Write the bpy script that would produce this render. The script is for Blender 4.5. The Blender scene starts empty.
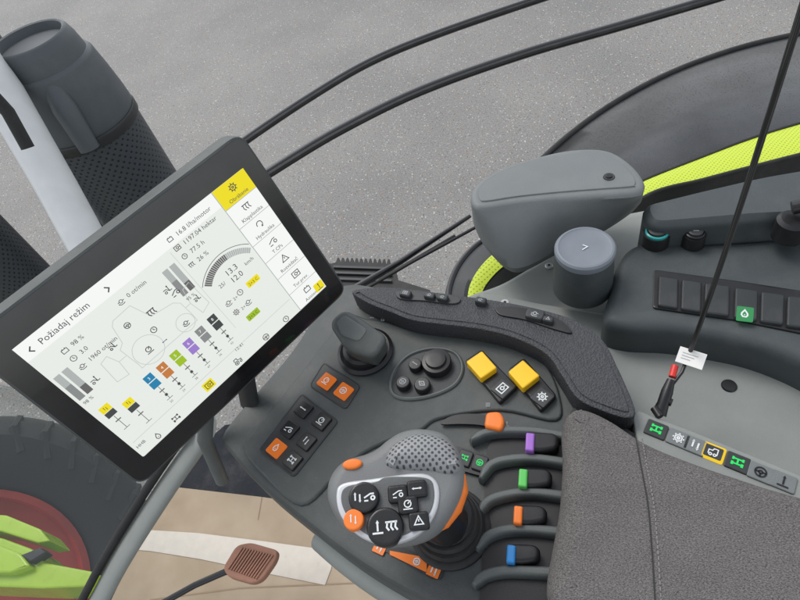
import bpy, math, random
from mathutils import Vector, Matrix
from mathutils.geometry import tessellate_polygon
random.seed(4)
D=bpy.data; scn=bpy.context.scene; COL=scn.collection
# ------------------------------------------------------------ camera survey
FPX=582.0; H=0.58
dn=Vector((150,480,582)).normalized()
Zc=-dn
Xc=(Vector((1,0,0))-Zc*Zc.x).normalized()
Yc=Zc.cross(Xc)
CAM=Vector((0,0,H))
def c2w(c): return Vector((Xc.dot(c),Yc.dot(c),Zc.dot(c)))
def ray(u,v): return c2w(Vector((u-400,v-300,FPX))).normalized()
class Frame:
    def __init__(s,O,X,Y):
        s.O=Vector(O); s.X=Vector(X).normalized(); Y=Vector(Y); s.Y=(Y-s.X*Y.dot(s.X)).normalized(); s.N=s.X.cross(s.Y)
    def p(s,x,y,z=0): return s.O+s.X*x+s.Y*y+s.N*z
    def px(s,u,v,z=0):
        d=ray(u,v); o=s.O+s.N*z; t=(o-CAM).dot(s.N)/d.dot(s.N); h=CAM+d*t-s.O
        return (h.dot(s.X),h.dot(s.Y))
WF=Frame((0,0,0),(1,0,0),(0,1,0))
def P(u,v,z):
    a=WF.px(u,v,z); return Vector((a[0],a[1],z))
def HF(u,v,u2,v2,z):
    a=P(u,v,z); b=P(u2,v2,z); X=(b-a).normalized(); return Frame(a,X,Vector((0,0,1)).cross(X))
# ------------------------------------------------------------ materials
def nt(name):
    m=D.materials.new(name); m.use_nodes=True; n=m.node_tree.nodes; l=m.node_tree.links
    return m,n,l,n['Principled BSDF']
def pbr(name,col,rough=.5,metal=0,var=.12,vs=25,bump=0,bs=900,spec=.4,emit=0,coat=0,dust=0):
    m,n,l,b=nt(name)
    tc=n.new('ShaderNodeTexCoord')
    no=n.new('ShaderNodeTexNoise'); no.inputs['Scale'].default_value=vs; no.inputs['Detail'].default_value=6
    l.new(tc.outputs['Object'],no.inputs['Vector'])
    mx=n.new('ShaderNodeMix'); mx.data_type='RGBA'
    mx.inputs['A'].default_value=tuple(c*(1-var) for c in col)+(1,); mx.inputs['B'].default_value=tuple(min(1,c*(1+var)) for c in col)+(1,)
    l.new(no.outputs['Fac'],mx.inputs['Factor']); src=mx.outputs['Result']
    if dust:
        v=n.new('ShaderNodeTexVoronoi'); v.inputs['Scale'].default_value=170; l.new(tc.outputs['Object'],v.inputs['Vector'])
        sc=n.new('ShaderNodeSeparateColor'); l.new(v.outputs['Color'],sc.inputs[0])
        rr=n.new('ShaderNodeMath'); rr.operation='MULTIPLY_ADD'; rr.inputs[1].default_value=.18; rr.inputs[2].default_value=-.07; l.new(sc.outputs[0],rr.inputs[0])
        lt=n.new('ShaderNodeMath'); lt.operation='LESS_THAN'; l.new(v.outputs['Distance'],lt.inputs[0]); l.new(rr.outputs[0],lt.inputs[1])
        n3=n.new('ShaderNodeTexNoise'); n3.inputs['Scale'].default_value=14; n3.inputs['Detail'].default_value=8; n3.inputs['Roughness'].default_value=.75; l.new(tc.outputs['Object'],n3.inputs['Vector'])
        m3=n.new('ShaderNodeMapRange'); m3.inputs['From Min'].default_value=.48; m3.inputs['From Max'].default_value=.8; m3.inputs['To Max'].default_value=.24; l.new(n3.outputs['Fac'],m3.inputs['Value'])
        m4=n.new('ShaderNodeMath'); m4.operation='MULTIPLY_ADD'; m4.inputs[1].default_value=.35; l.new(lt.outputs[0],m4.inputs[0]); l.new(m3.outputs['Result'],m4.inputs[2])
        m5=n.new('ShaderNodeMath'); m5.operation='MULTIPLY'; m5.inputs[1].default_value=dust; l.new(m4.outputs[0],m5.inputs[0])
        md=n.new('ShaderNodeMix'); md.data_type='RGBA'; md.inputs['B'].default_value=(.36,.34,.31,1); l.new(m5.outputs[0],md.inputs['Factor']); l.new(src,md.inputs['A']); src=md.outputs['Result']
    l.new(src,b.inputs['Base Color'])
    mr=n.new('ShaderNodeMapRange'); mr.inputs['To Min'].default_value=max(0,rough-.14); mr.inputs['To Max'].default_value=min(1,rough+.14)
    l.new(no.outputs['Fac'],mr.inputs['Value']); l.new(mr.outputs['Result'],b.inputs['Roughness'])
    b.inputs['Metallic'].default_value=metal; b.inputs['Specular IOR Level'].default_value=spec
    b.inputs['Coat Weight'].default_value=coat
    if bump:
        n2=n.new('ShaderNodeTexNoise'); n2.inputs['Scale'].default_value=bs; n2.inputs['Detail'].default_value=3
        l.new(tc.outputs['Object'],n2.inputs['Vector'])
        bp=n.new('ShaderNodeBump'); bp.inputs['Strength'].default_value=bump; bp.inputs['Distance'].default_value=.001
        l.new(n2.outputs['Fac'],bp.inputs['Height']); l.new(bp.outputs['Normal'],b.inputs['Normal'])
    return m
def glow(name,col,s=1.0):
    m,n,l,b=nt(name); b.inputs['Base Color'].default_value=(.01,.01,.01,1); b.inputs['Roughness'].default_value=.25
    b.inputs['Specular IOR Level'].default_value=.15
    b.inputs['Emission Color'].default_value=tuple(col)+(1,); b.inputs['Emission Strength'].default_value=s
    return m
def dots(name,col,dotcol,sp,rad,rough=.45,cyl=0):
    m,n,l,b=nt(name); b.inputs['Roughness'].default_value=rough
    tc=n.new('ShaderNodeTexCoord'); sx=n.new('ShaderNodeSeparateXYZ'); l.new(tc.outputs['Object'],sx.inputs[0])
    def M(op,a,bb=None):
        k=n.new('ShaderNodeMath'); k.operation=op
        for i,q in enumerate((a,bb)):
            if q is None: continue
            if isinstance(q,(int,float)): k.inputs[i].default_value=q
            else: l.new(q,k.inputs[i])
        return k.outputs[0]
    if cyl:
        a=M('MULTIPLY',M('ARCTAN2',sx.outputs[1],sx.outputs[0]),cyl/sp); c=M('MULTIPLY',sx.outputs[2],1/sp)
    else:
        a=M('MULTIPLY',sx.outputs[0],1/sp); c=M('MULTIPLY',sx.outputs[1],1/sp)
    p=M('SUBTRACT',M('FRACT',M('MULTIPLY',M('ADD',a,c),.7071)),.5); q=M('SUBTRACT',M('FRACT',M('MULTIPLY',M('SUBTRACT',a,c),.7071)),.5)
    d=M('SQRT',M('ADD',M('MULTIPLY',p,p),M('MULTIPLY',q,q)))
    mr=n.new('ShaderNodeMapRange'); mr.inputs['From Min'].default_value=rad-.05; mr.inputs['From Max'].default_value=rad+.05
    l.new(d,mr.inputs['Value'])
    mx=n.new('ShaderNodeMix'); mx.data_type='RGBA'; mx.inputs['A'].default_value=tuple(dotcol)+(1,); mx.inputs['B'].default_value=tuple(col)+(1,)
    l.new(mr.outputs['Result'],mx.inputs['Factor']); l.new(mx.outputs['Result'],b.inputs['Base Color'])
    bp=n.new('ShaderNodeBump'); bp.inputs['Strength'].default_value=.6; bp.inputs['Distance'].default_value=.001
    l.new(mr.outputs['Result'],bp.inputs['Height']); l.new(bp.outputs['Normal'],b.inputs['Normal'])
    return m
def asphalt():
    m,n,l,b=nt('asphalt'); tc=n.new('ShaderNodeTexCoord'); b.inputs['Roughness'].default_value=.7
    n1=n.new('ShaderNodeTexNoise'); n1.inputs['Scale'].default_value=.7; n1.inputs['Detail'].default_value=6; n1.inputs['Roughness'].default_value=.55
    n2=n.new('ShaderNodeTexNoise'); n2.inputs['Scale'].default_value=95; n2.inputs['Detail'].default_value=4; n2.inputs['Roughness'].default_value=.85
    v=n.new('ShaderNodeTexVoronoi'); v.inputs['Scale'].default_value=85
    for k in (n1,n2,v): l.new(tc.outputs['Object'],k.inputs['Vector'])
    r1=n.new('ShaderNodeValToRGB'); r1.color_ramp.elements[0].position=.34; r1.color_ramp.elements[0].color=(.178,.176,.169,1); r1.color_ramp.elements[1].position=.6; r1.color_ramp.elements[1].color=(.232,.225,.212,1)
    l.new(n1.outputs['Fac'],r1.inputs['Fac'])
    r2=n.new('ShaderNodeValToRGB'); r2.color_ramp.elements[0].position=.34; r2.color_ramp.elements[0].color=(.45,.45,.46,1); r2.color_ramp.elements[1].position=.64; r2.color_ramp.elements[1].color=(1.4,1.4,1.38,1)
    l.new(n2.outputs['Fac'],r2.inputs['Fac'])
    mu=n.new('ShaderNodeMix'); mu.data_type='RGBA'; mu.blend_type='MULTIPLY'; mu.inputs['Factor'].default_value=1
    l.new(r1.outputs[0],mu.inputs['A']); l.new(r2.outputs[0],mu.inputs['B'])
    sc=n.new('ShaderNodeSeparateColor'); l.new(v.outputs['Color'],sc.inputs[0])
    gt=n.new('ShaderNodeMath'); gt.operation='GREATER_THAN'; gt.inputs[1].default_value=.78; l.new(sc.outputs[0],gt.inputs[0])
    lt=n.new('ShaderNodeMath'); lt.operation='LESS_THAN'; lt.inputs[1].default_value=.45; l.new(v.outputs['Distance'],lt.inputs[0])
    an=n.new('ShaderNodeMath'); an.operation='MULTIPLY'; l.new(gt.outputs[0],an.inputs[0]); l.new(lt.outputs[0],an.inputs[1])
    r3=n.new('ShaderNodeValToRGB'); r3.color_ramp.elements[0].color=(.36,.21,.12,1); r3.color_ramp.elements[1].color=(.52,.50,.45,1); e=r3.color_ramp.elements.new(.4); e.color=(.06,.06,.07,1)
    l.new(sc.outputs[1],r3.inputs['Fac'])
    mx=n.new('ShaderNodeMix'); mx.data_type='RGBA'; l.new(an.outputs[0],mx.inputs['Factor']); l.new(mu.outputs['Result'],mx.inputs['A']); l.new(r3.outputs[0],mx.inputs['B'])
    l.new(mx.outputs['Result'],b.inputs['Base Color'])
    bp=n.new('ShaderNodeBump'); bp.inputs['Strength'].default_value=.4; bp.inputs['Distance'].default_value=.003
    l.new(n2.outputs['Fac'],bp.inputs['Height']); l.new(bp.outputs['Normal'],b.inputs['Normal'])
    return m
def fabric():
    m,n,l,b=nt('heathered grey fabric'); tc=n.new('ShaderNodeTexCoord'); b.inputs['Roughness'].default_value=.95; b.inputs['Specular IOR Level'].default_value=.15
    mp=n.new('ShaderNodeMapping'); mp.inputs['Scale'].default_value=(1,1.9,1); mp.inputs['Rotation'].default_value=(0,0,.5); l.new(tc.outputs['Object'],mp.inputs[0])
    n1=n.new('ShaderNodeTexNoise'); n1.inputs['Scale'].default_value=620; n1.inputs['Detail'].default_value=4; n1.inputs['Roughness'].default_value=.8
    n3=n.new('ShaderNodeTexNoise'); n3.inputs['Scale'].default_value=22; n3.inputs['Detail'].default_value=4
    n2=n.new('ShaderNodeTexVoronoi'); n2.inputs['Scale'].default_value=700
    for k in (n1,n2,n3): l.new(mp.outputs[0],k.inputs['Vector'])
    r=n.new('ShaderNodeValToRGB'); r.color_ramp.elements[0].position=.35; r.color_ramp.elements[0].color=(.036,.033,.032,1); r.color_ramp.elements[1].position=.66; r.color_ramp.elements[1].color=(.215,.203,.195,1)
    l.new(n1.outputs['Fac'],r.inputs['Fac'])
    r2=n.new('ShaderNodeMapRange'); r2.inputs['To Min'].default_value=.8; r2.inputs['To Max'].default_value=1.2; l.new(n3.outputs['Fac'],r2.inputs['Value'])
    mu=n.new('ShaderNodeVectorMath'); mu.operation='SCALE'; l.new(r.outputs[0],mu.inputs[0]); l.new(r2.outputs[0],mu.inputs['Scale']); l.new(mu.outputs[0],b.inputs['Base Color'])
    bp=n.new('ShaderNodeBump'); bp.inputs['Strength'].default_value=.5; bp.inputs['Distance'].default_value=.0008
    l.new(n2.outputs['Distance'],bp.inputs['Height']); l.new(bp.outputs['Normal'],b.inputs['Normal'])
    return m
def droplets():
    m,n,l,b=nt('wet fender plastic'); tc=n.new('ShaderNodeTexCoord')
    b.inputs['Roughness'].default_value=.34; b.inputs['Specular IOR Level'].default_value=.35
    v=n.new('ShaderNodeTexVoronoi'); v.inputs['Scale'].default_value=170; l.new(tc.outputs['Object'],v.inputs['Vector'])
    no=n.new('ShaderNodeTexNoise'); no.inputs['Scale'].default_value=5; no.inputs['Detail'].default_value=6; l.new(tc.outputs['Object'],no.inputs['Vector'])
    mr=n.new('ShaderNodeMapRange'); mr.inputs['From Min'].default_value=.1; mr.inputs['From Max'].default_value=.3; mr.inputs['To Min'].default_value=1; mr.inputs['To Max'].default_value=0
    l.new(v.outputs['Distance'],mr.inputs['Value'])
    bp=n.new('ShaderNodeBump'); bp.inputs['Strength'].default_value=.35; bp.inputs['Distance'].default_value=.002; l.new(mr.outputs['Result'],bp.inputs['Height']); l.new(bp.outputs['Normal'],b.inputs['Normal'])
    r=n.new('ShaderNodeValToRGB'); r.color_ramp.elements[0].position=.4; r.color_ramp.elements[0].color=(.020,.021,.023,1); r.color_ramp.elements[1].position=.66; r.color_ramp.elements[1].color=(.052,.054,.057,1)
    l.new(no.outputs['Fac'],r.inputs['Fac']); l.new(r.outputs[0],b.inputs['Base Color'])
    return m
def cardboardm():
    m,n,l,b=nt('cardboard'); tc=n.new('ShaderNodeTexCoord'); b.inputs['Roughness'].default_value=.9
    n1=n.new('ShaderNodeTexNoise'); n1.inputs['Scale'].default_value=9; n1.inputs['Detail'].default_value=8
    w=n.new('ShaderNodeTexNoise'); w.inputs['Scale'].default_value=30; w.inputs['Detail'].default_value=5
    for k in (n1,w): l.new(tc.outputs['Object'],k.inputs['Vector'])
    r=n.new('ShaderNodeValToRGB'); r.color_ramp.elements[0].position=.3; r.color_ramp.elements[0].color=(.37,.285,.195,1); r.color_ramp.elements[1].position=.7; r.color_ramp.elements[1].color=(.48,.385,.28,1)
    l.new(n1.outputs['Fac'],r.inputs['Fac']); l.new(r.outputs[0],b.inputs['Base Color'])
    bp=n.new('ShaderNodeBump'); bp.inputs['Strength'].default_value=.3; bp.inputs['Distance'].default_value=.003; l.new(w.outputs['Fac'],bp.inputs['Height']); l.new(bp.outputs['Normal'],b.inputs['Normal'])
    return m
def boltgrip():
    m,n,l,b=nt('grained black rubber'); tc=n.new('ShaderNodeTexCoord'); b.inputs['Roughness'].default_value=.62
    v=n.new('ShaderNodeTexVoronoi'); v.inputs['Scale'].default_value=520; l.new(tc.outputs['Object'],v.inputs['Vector'])
    r=n.new('ShaderNodeValToRGB'); r.color_ramp.elements[0].color=(.014,.015,.018,1); r.color_ramp.elements[1].color=(.040,.042,.047,1); r.color_ramp.elements[1].position=.6
    l.new(v.outputs['Distance'],r.inputs['Fac']); l.new(r.outputs[0],b.inputs['Base Color'])
    bp=n.new('ShaderNodeBump'); bp.inputs['Strength'].default_value=.7; bp.inputs['Distance'].default_value=.001; l.new(v.outputs['Distance'],bp.inputs['Height']); l.new(bp.outputs['Normal'],b.inputs['Normal'])
    return m
def glassm():
    m=D.materials.new('tinted glass'); m.use_nodes=True; n=m.node_tree.nodes; l=m.node_tree.links; n.clear()
    o=n.new('ShaderNodeOutputMaterial'); t=n.new('ShaderNodeBsdfTransparent'); t.inputs[0].default_value=(.66,.69,.68,1); gl=n.new('ShaderNodeBsdfGlossy'); gl.inputs['Roughness'].default_value=.05; gl.inputs['Color'].default_value=(.9,.95,1,1)
    mx=n.new('ShaderNodeMixShader'); mx.inputs[0].default_value=.035; l.new(t.outputs[0],mx.inputs[1]); l.new(gl.outputs[0],mx.inputs[2]); l.new(mx.outputs[0],o.inputs[0])
    return m
M_ASPH=asphalt(); M_FAB=fabric(); M_FEN=droplets(); M_CARD=cardboardm(); M_GRIP=boltgrip(); M_GLASS=glassm()
M_CON=pbr('console plastic',(.056,.064,.062),.46,bump=.35,bs=1300,dust=.55)
M_CON2=pbr('console plastic dark',(.027,.030,.031),.42,bump=.25,bs=1300,dust=.25)
M_CONL=pbr('console plastic lighter',(.095,.106,.102),.46,bump=.3,bs=1300,dust=.4)
M_BLK=pbr('black plastic',(.012,.012,.013),.34,bump=.1,dust=.12)
M_GLB=pbr('gloss black',(.008,.008,.009),.18,coat=.4,dust=.1)
M_RUB=pbr('black rubber',(.018,.018,.018),.6,bump=.3,bs=600,dust=.3)
M_SILL=pbr('grey green trim',(.225,.24,.225),.55,bump=.3,bs=1100,dust=.5)
M_SIDE=pbr('slate trim',(.050,.060,.062),.46,bump=.4,bs=1200,dust=.4)
M_SHELL=pbr('grey shell plastic',(.155,.168,.168),.48,bump=.45,bs=900,dust=.4)
M_CAP=pbr('blue grey cap',(.17,.19,.215),.5,bump=.15,dust=.2)
M_PILL=pbr('light grey paint',(.52,.54,.54),.45)
M_ORG=pbr('orange plastic',(.80,.19,.025),.45,var=.06)
M_YEL=pbr('yellow plastic',(.85,.50,.012),.4,var=.06)
M_GRN=pbr('green plastic',(.10,.50,.10),.45)
M_PUR=pbr('purple plastic',(.32,.13,.50),.45)
M_BLU=pbr('blue plastic',(.03,.22,.55),.45)
M_LIME=dots('lime mesh strip',(.52,.64,.035),(.28,.36,.02),.007,.2,.5)
M_HOOD=pbr('lime paint',(.42,.62,.02),.3,coat=.4)
M_RED=pbr('red rim paint',(.42,.05,.035),.5,var=.4,vs=9)
M_TYRE=pbr('tyre rubber',(.028,.028,.028),.8,bump=.5,bs=200)
M_SIL=pbr('silver trim',(.55,.56,.57),.35,metal=.3)
M_JOY=pbr('joystick grey',(.165,.17,.17),.46,bump=.35,bs=1300,dust=.3)
M_JOYD=pbr('joystick dark grey',(.10,.105,.105),.46,bump=.35,bs=1300,dust=.3)
M_JDOT=dots('joystick dimpled grip',(.25,.255,.26),(.05,.05,.05),.0040,.28)
M_PERF=dots('perforated metal',(.05,.058,.065),(.006,.006,.007),.013,.22,.45,cyl=.116)
M_EXH=pbr('exhaust cover plastic',(.080,.092,.10),.5,bump=.3,bs=300,dust=.4)
M_WHT=pbr('white print',(.66,.68,.68),.6,var=.03)
M_GRYP=pbr('grey print',(.36,.38,.38),.6,var=.03)
M_TAPE=pbr('white tape',(.56,.51,.44),.32,vs=40,var=.18)
M_PAPER=pbr('paper',(.75,.74,.70),.7)
M_PED=pbr('worn pedal rubber',(.30,.15,.10),.7,var=.3,bump=.5,bs=300)
M_FLR=pbr('floor mat',(.018,.021,.028),.8,bump=.6,bs=250,dust=.6)
M_PBL=pbr('black gloss paint',(.012,.012,.013),.22,coat=.6)
M_GOLD=pbr('teal ring',(.03,.30,.29),.3)
G_BG=glow('display white',(.80,.83,.79)); G_TILE=glow('display tile',(.90,.92,.90))
G_LN=glow('display line grey',(.42,.45,.44)); G_LL=glow('display pale line',(.58,.61,.59)); G_TX=glow('display text',(.06,.065,.065)); G_YE=glow('display yellow',(.85,.72,.01))
G_DG=glow('display dark grey',(.13,.13,.13)); G_BL=glow('display blue',(.02,.22,.42)); G_OR=glow('display orange',(.55,.20,.05)); G_GR=glow('display green',(.34,.52,.02)); G_PU=glow('display purple',(.33,.20,.60)); G_MG=glow('display mid grey',(.25,.26,.26))
G_LED=glow('green lit symbol',(.03,.75,.15),1.1); G_LEDY=glow('amber lit symbol',(.9,.6,.02),1.0); G_LEDO=glow('orange lit button',(.85,.20,.02),.6); G_LEDG=glow('green lit key',(.05,.36,.12),.8)
# ------------------------------------------------------------ mesh tools
def area(p): return sum(p[i][0]*p[(i+1)%len(p)][1]-p[(i+1)%len(p)][0]*p[i][1] for i in range(len(p)))/2
def cat(pts,n=6,closed=True):
    k=len(pts); out=[]; pts=[Vector(p) for p in pts]
    rng=range(k) if closed else range(k-1)
    for i in rng:
        if closed: a,b,c,d=pts[i-1],pts[i],pts[(i+1)%k],pts[(i+2)%k]
        else: a,b,c,d=pts[max(0,i-1)],pts[i],pts[i+1],pts[min(k-1,i+2)]
        for j in range(n):
            t=j/n; out.append(.5*((2*b)+(c-a)*t+(2*a-5*b+4*c-d)*t*t+(3*b-a-3*c+d)*t**3))
    if not closed: out.append(pts[-1])
    return [tuple(q) for q in out]
def rnd(pts,R,n=5):
    out=[]; k=len(pts); V=[Vector(p) for p in pts]
    for i in range(k):
        a,b,c=V[i-1],V[i],V[(i+1)%k]
        la=(a-b).length; lc=(c-b).length; r1=min(R,la*.48); r2=min(R,lc*.48)
        s=b+(a-b)/la*r1; e=b+(c-b)/lc*r2
        for j in range(n+1):
            t=j/n; out.append(tuple((1-t)**2*s+2*t*(1-t)*b+t*t*e))
    return out
def rprof(z0,z1,r,n=4,ri=None):
    ri=r if ri is None else ri
    return [(0,z0),(0,z1-r)]+[(ri*(1-math.cos(math.pi/2*j/n)),z1-r+r*math.sin(math.pi/2*j/n)) for j in range(1,n+1)]
def inset1(p,d):
    k=len(p); out=[]
    for i in range(k):
        a,b,c=Vector(p[i-1]),Vector(p[i]),Vector(p[(i+1)%k])
        e1=(b-a); e2=(c-b)
        if e1.length<1e-7 and e2.length<1e-7:
            out.append(p[i]); continue
        if e1.length<1e-7: e1=e2
        if e2.length<1e-7: e2=e1
        e1=e1.normalized(); e2=e2.normalized()
        n1=Vector((-e1.y,e1.x)); n2=Vector((-e2.y,e2.x)); s=n1+n2; q=1+n1.dot(n2)
        s=s/max(q,.6); out.append((b.x+s.x*d,b.y+s.y*d))
    for it in range(12):
        ch=False
        for i in range(k):
            j=(i+1)%k
            ex,ey=p[j][0]-p[i][0],p[j][1]-p[i][1]; fx,fy=out[j][0]-out[i][0],out[j][1]-out[i][1]
            if ex*fx+ey*fy<-1e-14:
                mm=((out[i][0]+out[j][0])/2,(out[i][1]+out[j][1])/2); out[i]=mm; out[j]=mm; ch=True
        if not ch: break
    return out
def inset(p,d):
    n=max(1,int(abs(d)/.003)); q=p
    for i in range(n): q=inset1(q,d/n)
    return q
def rect(cx,cy,hx,hy): return [(cx-hx,cy-hy),(cx+hx,cy-hy),(cx+hx,cy+hy),(cx-hx,cy+hy)]
def circ(cx,cy,r,n=28,ry=None): 
    ry=ry or r; return [(cx+r*math.cos(2*math.pi*i/n),cy+ry*math.sin(2*math.pi*i/n)) for i in range(n)]
class MB:
    def __init__(s): s.v=[]; s.f=[]; s.m=[]; s.mats=[]
    def mi(s,m):
        if m not in s.mats: s.mats.append(m)
        return s.mats.index(m)
    def add(s,V,F,m):
        o=len(s.v); s.v+=[Vector(x) for x in V]; k=s.mi(m)
        for f in F: s.f.append([o+i for i in f]); s.m.append(k)
    def cap(s,q,base,m,flip=False):
        idx=[];pts=[]
        for i,(x,y) in enumerate(q):
            if pts and (abs(pts[-1][0]-x)+abs(pts[-1][1]-y))<1e-7: continue
            pts.append((x,y)); idx.append(base+i)
        if len(pts)>2 and abs(pts[0][0]-pts[-1][0])+abs(pts[0][1]-pts[-1][1])<1e-7: pts.pop(); idx.pop()
        if len(pts)<3: return
        k=s.mi(m)
        for a,b,c in tessellate_polygon([[Vector((x,y,0)) for x,y in pts]]):
            A,B,C=pts[a],pts[b],pts[c]; ar=(B[0]-A[0])*(C[1]-A[1])-(C[0]-A[0])*(B[1]-A[1])
            if abs(ar)<1e-13: continue
            t=[idx[a],idx[b],idx[c]]
            if (ar<0)!=flip: t=t[::-1]
            s.f.append(t); s.m.append(k)
    def rings(s,qs,zs,m,F=WF,top=None,bottom=True):
        k=len(qs[0]); V=[]; Fa=[]
        for q,z in zip(qs,zs): V+=[F.p(x,y,z) for x,y in q]
        for r in range(len(qs)-1):
            for i in range(k):
                j=(i+1)%k; Fa.append([r*k+i,r*k+j,(r+1)*k+j,(r+1)*k+i])
        o=len(s.v); s.add(V,Fa,m)
        if bottom: s.cap(qs[0],o,m,True)
        s.cap(qs[-1],o+k*(len(qs)-1),top or m)
    def solid(s,out,prof,m,F=WF,top=None,bottom=True):
        if area(out)<0: out=out[::-1]
        s.rings([inset(out,d) if abs(d)>1e-9 else out for d,z in prof],[z for d,z in prof],m,F,top,bottom)
    def poly(s,out,z,m,F=WF):
        if area(out)<0: out=out[::-1]
        s.add([F.p(x,y,z) for x,y in out],[list(range(len(out)))],m)
    def lathe(s,prof,m,F=WF,seg=40,caps=True):
        V=[];Fa=[]
        for r,z in prof:
            for i in range(seg):
                a=2*math.pi*i/seg; V.append(F.p(max(r,1e-5)*math.cos(a),max(r,1e-5)*math.sin(a),z))
        for q in range(len(prof)-1):
            for i in range(seg):
                j=(i+1)%seg; Fa.append([q*seg+i,q*seg+j,(q+1)*seg+j,(q+1)*seg+i])
        if caps: Fa.append(list(range(seg))[::-1]); Fa.append([(len(prof)-1)*seg+i for i in range(seg)])
        s.add(V,Fa,m)
    def tube(s,path,r,m,seg=12,flat=1.0,up=None):
        path=[Vector(p) for p in path]; k=len(path); V=[];Fa=[]
        rs=r if isinstance(r,(list,tuple)) else [r]*k
        pu=Vector(up) if up else Vector((.13,.21,.97))
        for i,p in enumerate(path):
            t=(path[min(k-1,i+1)]-path[max(0,i-1)]).normalized()
            a=(pu-t*pu.dot(t)).normalized(); b=t.cross(a)
            if not up: pu=a
            for j in range(seg):
                g=2*math.pi*j/seg; V.append(p+a*rs[i]*flat*math.cos(g)+b*rs[i]*math.sin(g))
        for i in range(k-1):
            for j in range(seg):
                q=(j+1)%seg; Fa.append([i*seg+j,i*seg+q,(i+1)*seg+q,(i+1)*seg+j])
        Fa.append(list(range(seg))[::-1]); Fa.append([(k-1)*seg+i for i in range(seg)])
        s.add(V,Fa,m)
    def rib(s,pts,w,m,F=WF,z=0,closed=False):
        pts=[Vector(p) for p in pts]; k=len(pts); L=[];R=[]
        for i in range(k):
            if closed: a,c=pts[i-1],pts[(i+1)%k]
            else: a,c=pts[max(0,i-1)],pts[min(k-1,i+1)]
            b=pts[i]; e1=(b-a); e2=(c-b)
            if e1.length<1e-9:e1=e2
            if e2.length<1e-9:e2=e1
            e1=e1.normalized();e2=e2.normalized(); n1=Vector((-e1.y,e1.x));n2=Vector((-e2.y,e2.x)); q=(n1+n2)/max(1+n1.dot(n2),.4)
            L.append(b+q*w/2); R.append(b-q*w/2)
        V=[F.p(p.x,p.y,z) for p in L]+[F.p(p.x,p.y,z) for p in R]
        Fa=[[k+i,k+(i+1)%k,(i+1)%k,i] for i in (range(k) if closed else range(k-1))]
        s.add(V,Fa,m)
    def text(s,t,x,y,size,m,F=WF,z=0,align='LEFT',rot=0):
        cu=D.curves.new('tmp','FONT'); cu.body=t; cu.size=size; cu.align_x=align; cu.resolution_u=2
        ob=D.objects.new('tmp',cu); COL.objects.link(ob); bpy.context.view_layer.update()
        me=D.meshes.new_from_object(ob)
        c,sn=math.cos(rot),math.sin(rot)
        s.add([F.p(x+q.co.x*c-q.co.y*sn,y+q.co.x*sn+q.co.y*c,z) for q in me.vertices],[list(f.vertices) for f in me.polygons],m)
        D.objects.remove(ob); D.curves.remove(cu); D.meshes.remove(me)
    def build(s,name,parent=None,label=None,category=None,kind=None,ang=38,group=None,wn=True):
        c=sum(s.v,Vector())/len(s.v)
        if kind=='structure': c=Vector((0,0,c.z))
        me=D.meshes.new(name); me.from_pydata([tuple(v-c) for v in s.v],[],s.f)
        for m in s.mats: me.materials.append(m)
        me.polygons.foreach_set('material_index',s.m); me.validate(); me.update()
        me.polygons.foreach_set('use_smooth',[True]*len(me.polygons))
        me.set_sharp_from_angle(angle=math.radians(ang))
        o=D.objects.new(name,me); COL.objects.link(o); o.location=c
        if wn:
            w=o.modifiers.new('wn','WEIGHTED_NORMAL'); w.keep_sharp=True
        if parent: o.parent=parent; o.location=c-WL[parent.name]
        WL[o.name]=c
        if label:o['label']=label
        if category:o['category']=category
        if kind:o['kind']=kind
        if group:o['group']=group
        return o
WL={}
def thing(name,loc,label,category,group=None):
    o=D.objects.new(name,None); o.empty_display_size=.02; COL.objects.link(o); o.location=loc; o['label']=label; o['category']=category
    if group:o['group']=group
    WL[o.name]=Vector(loc); return o
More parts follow.
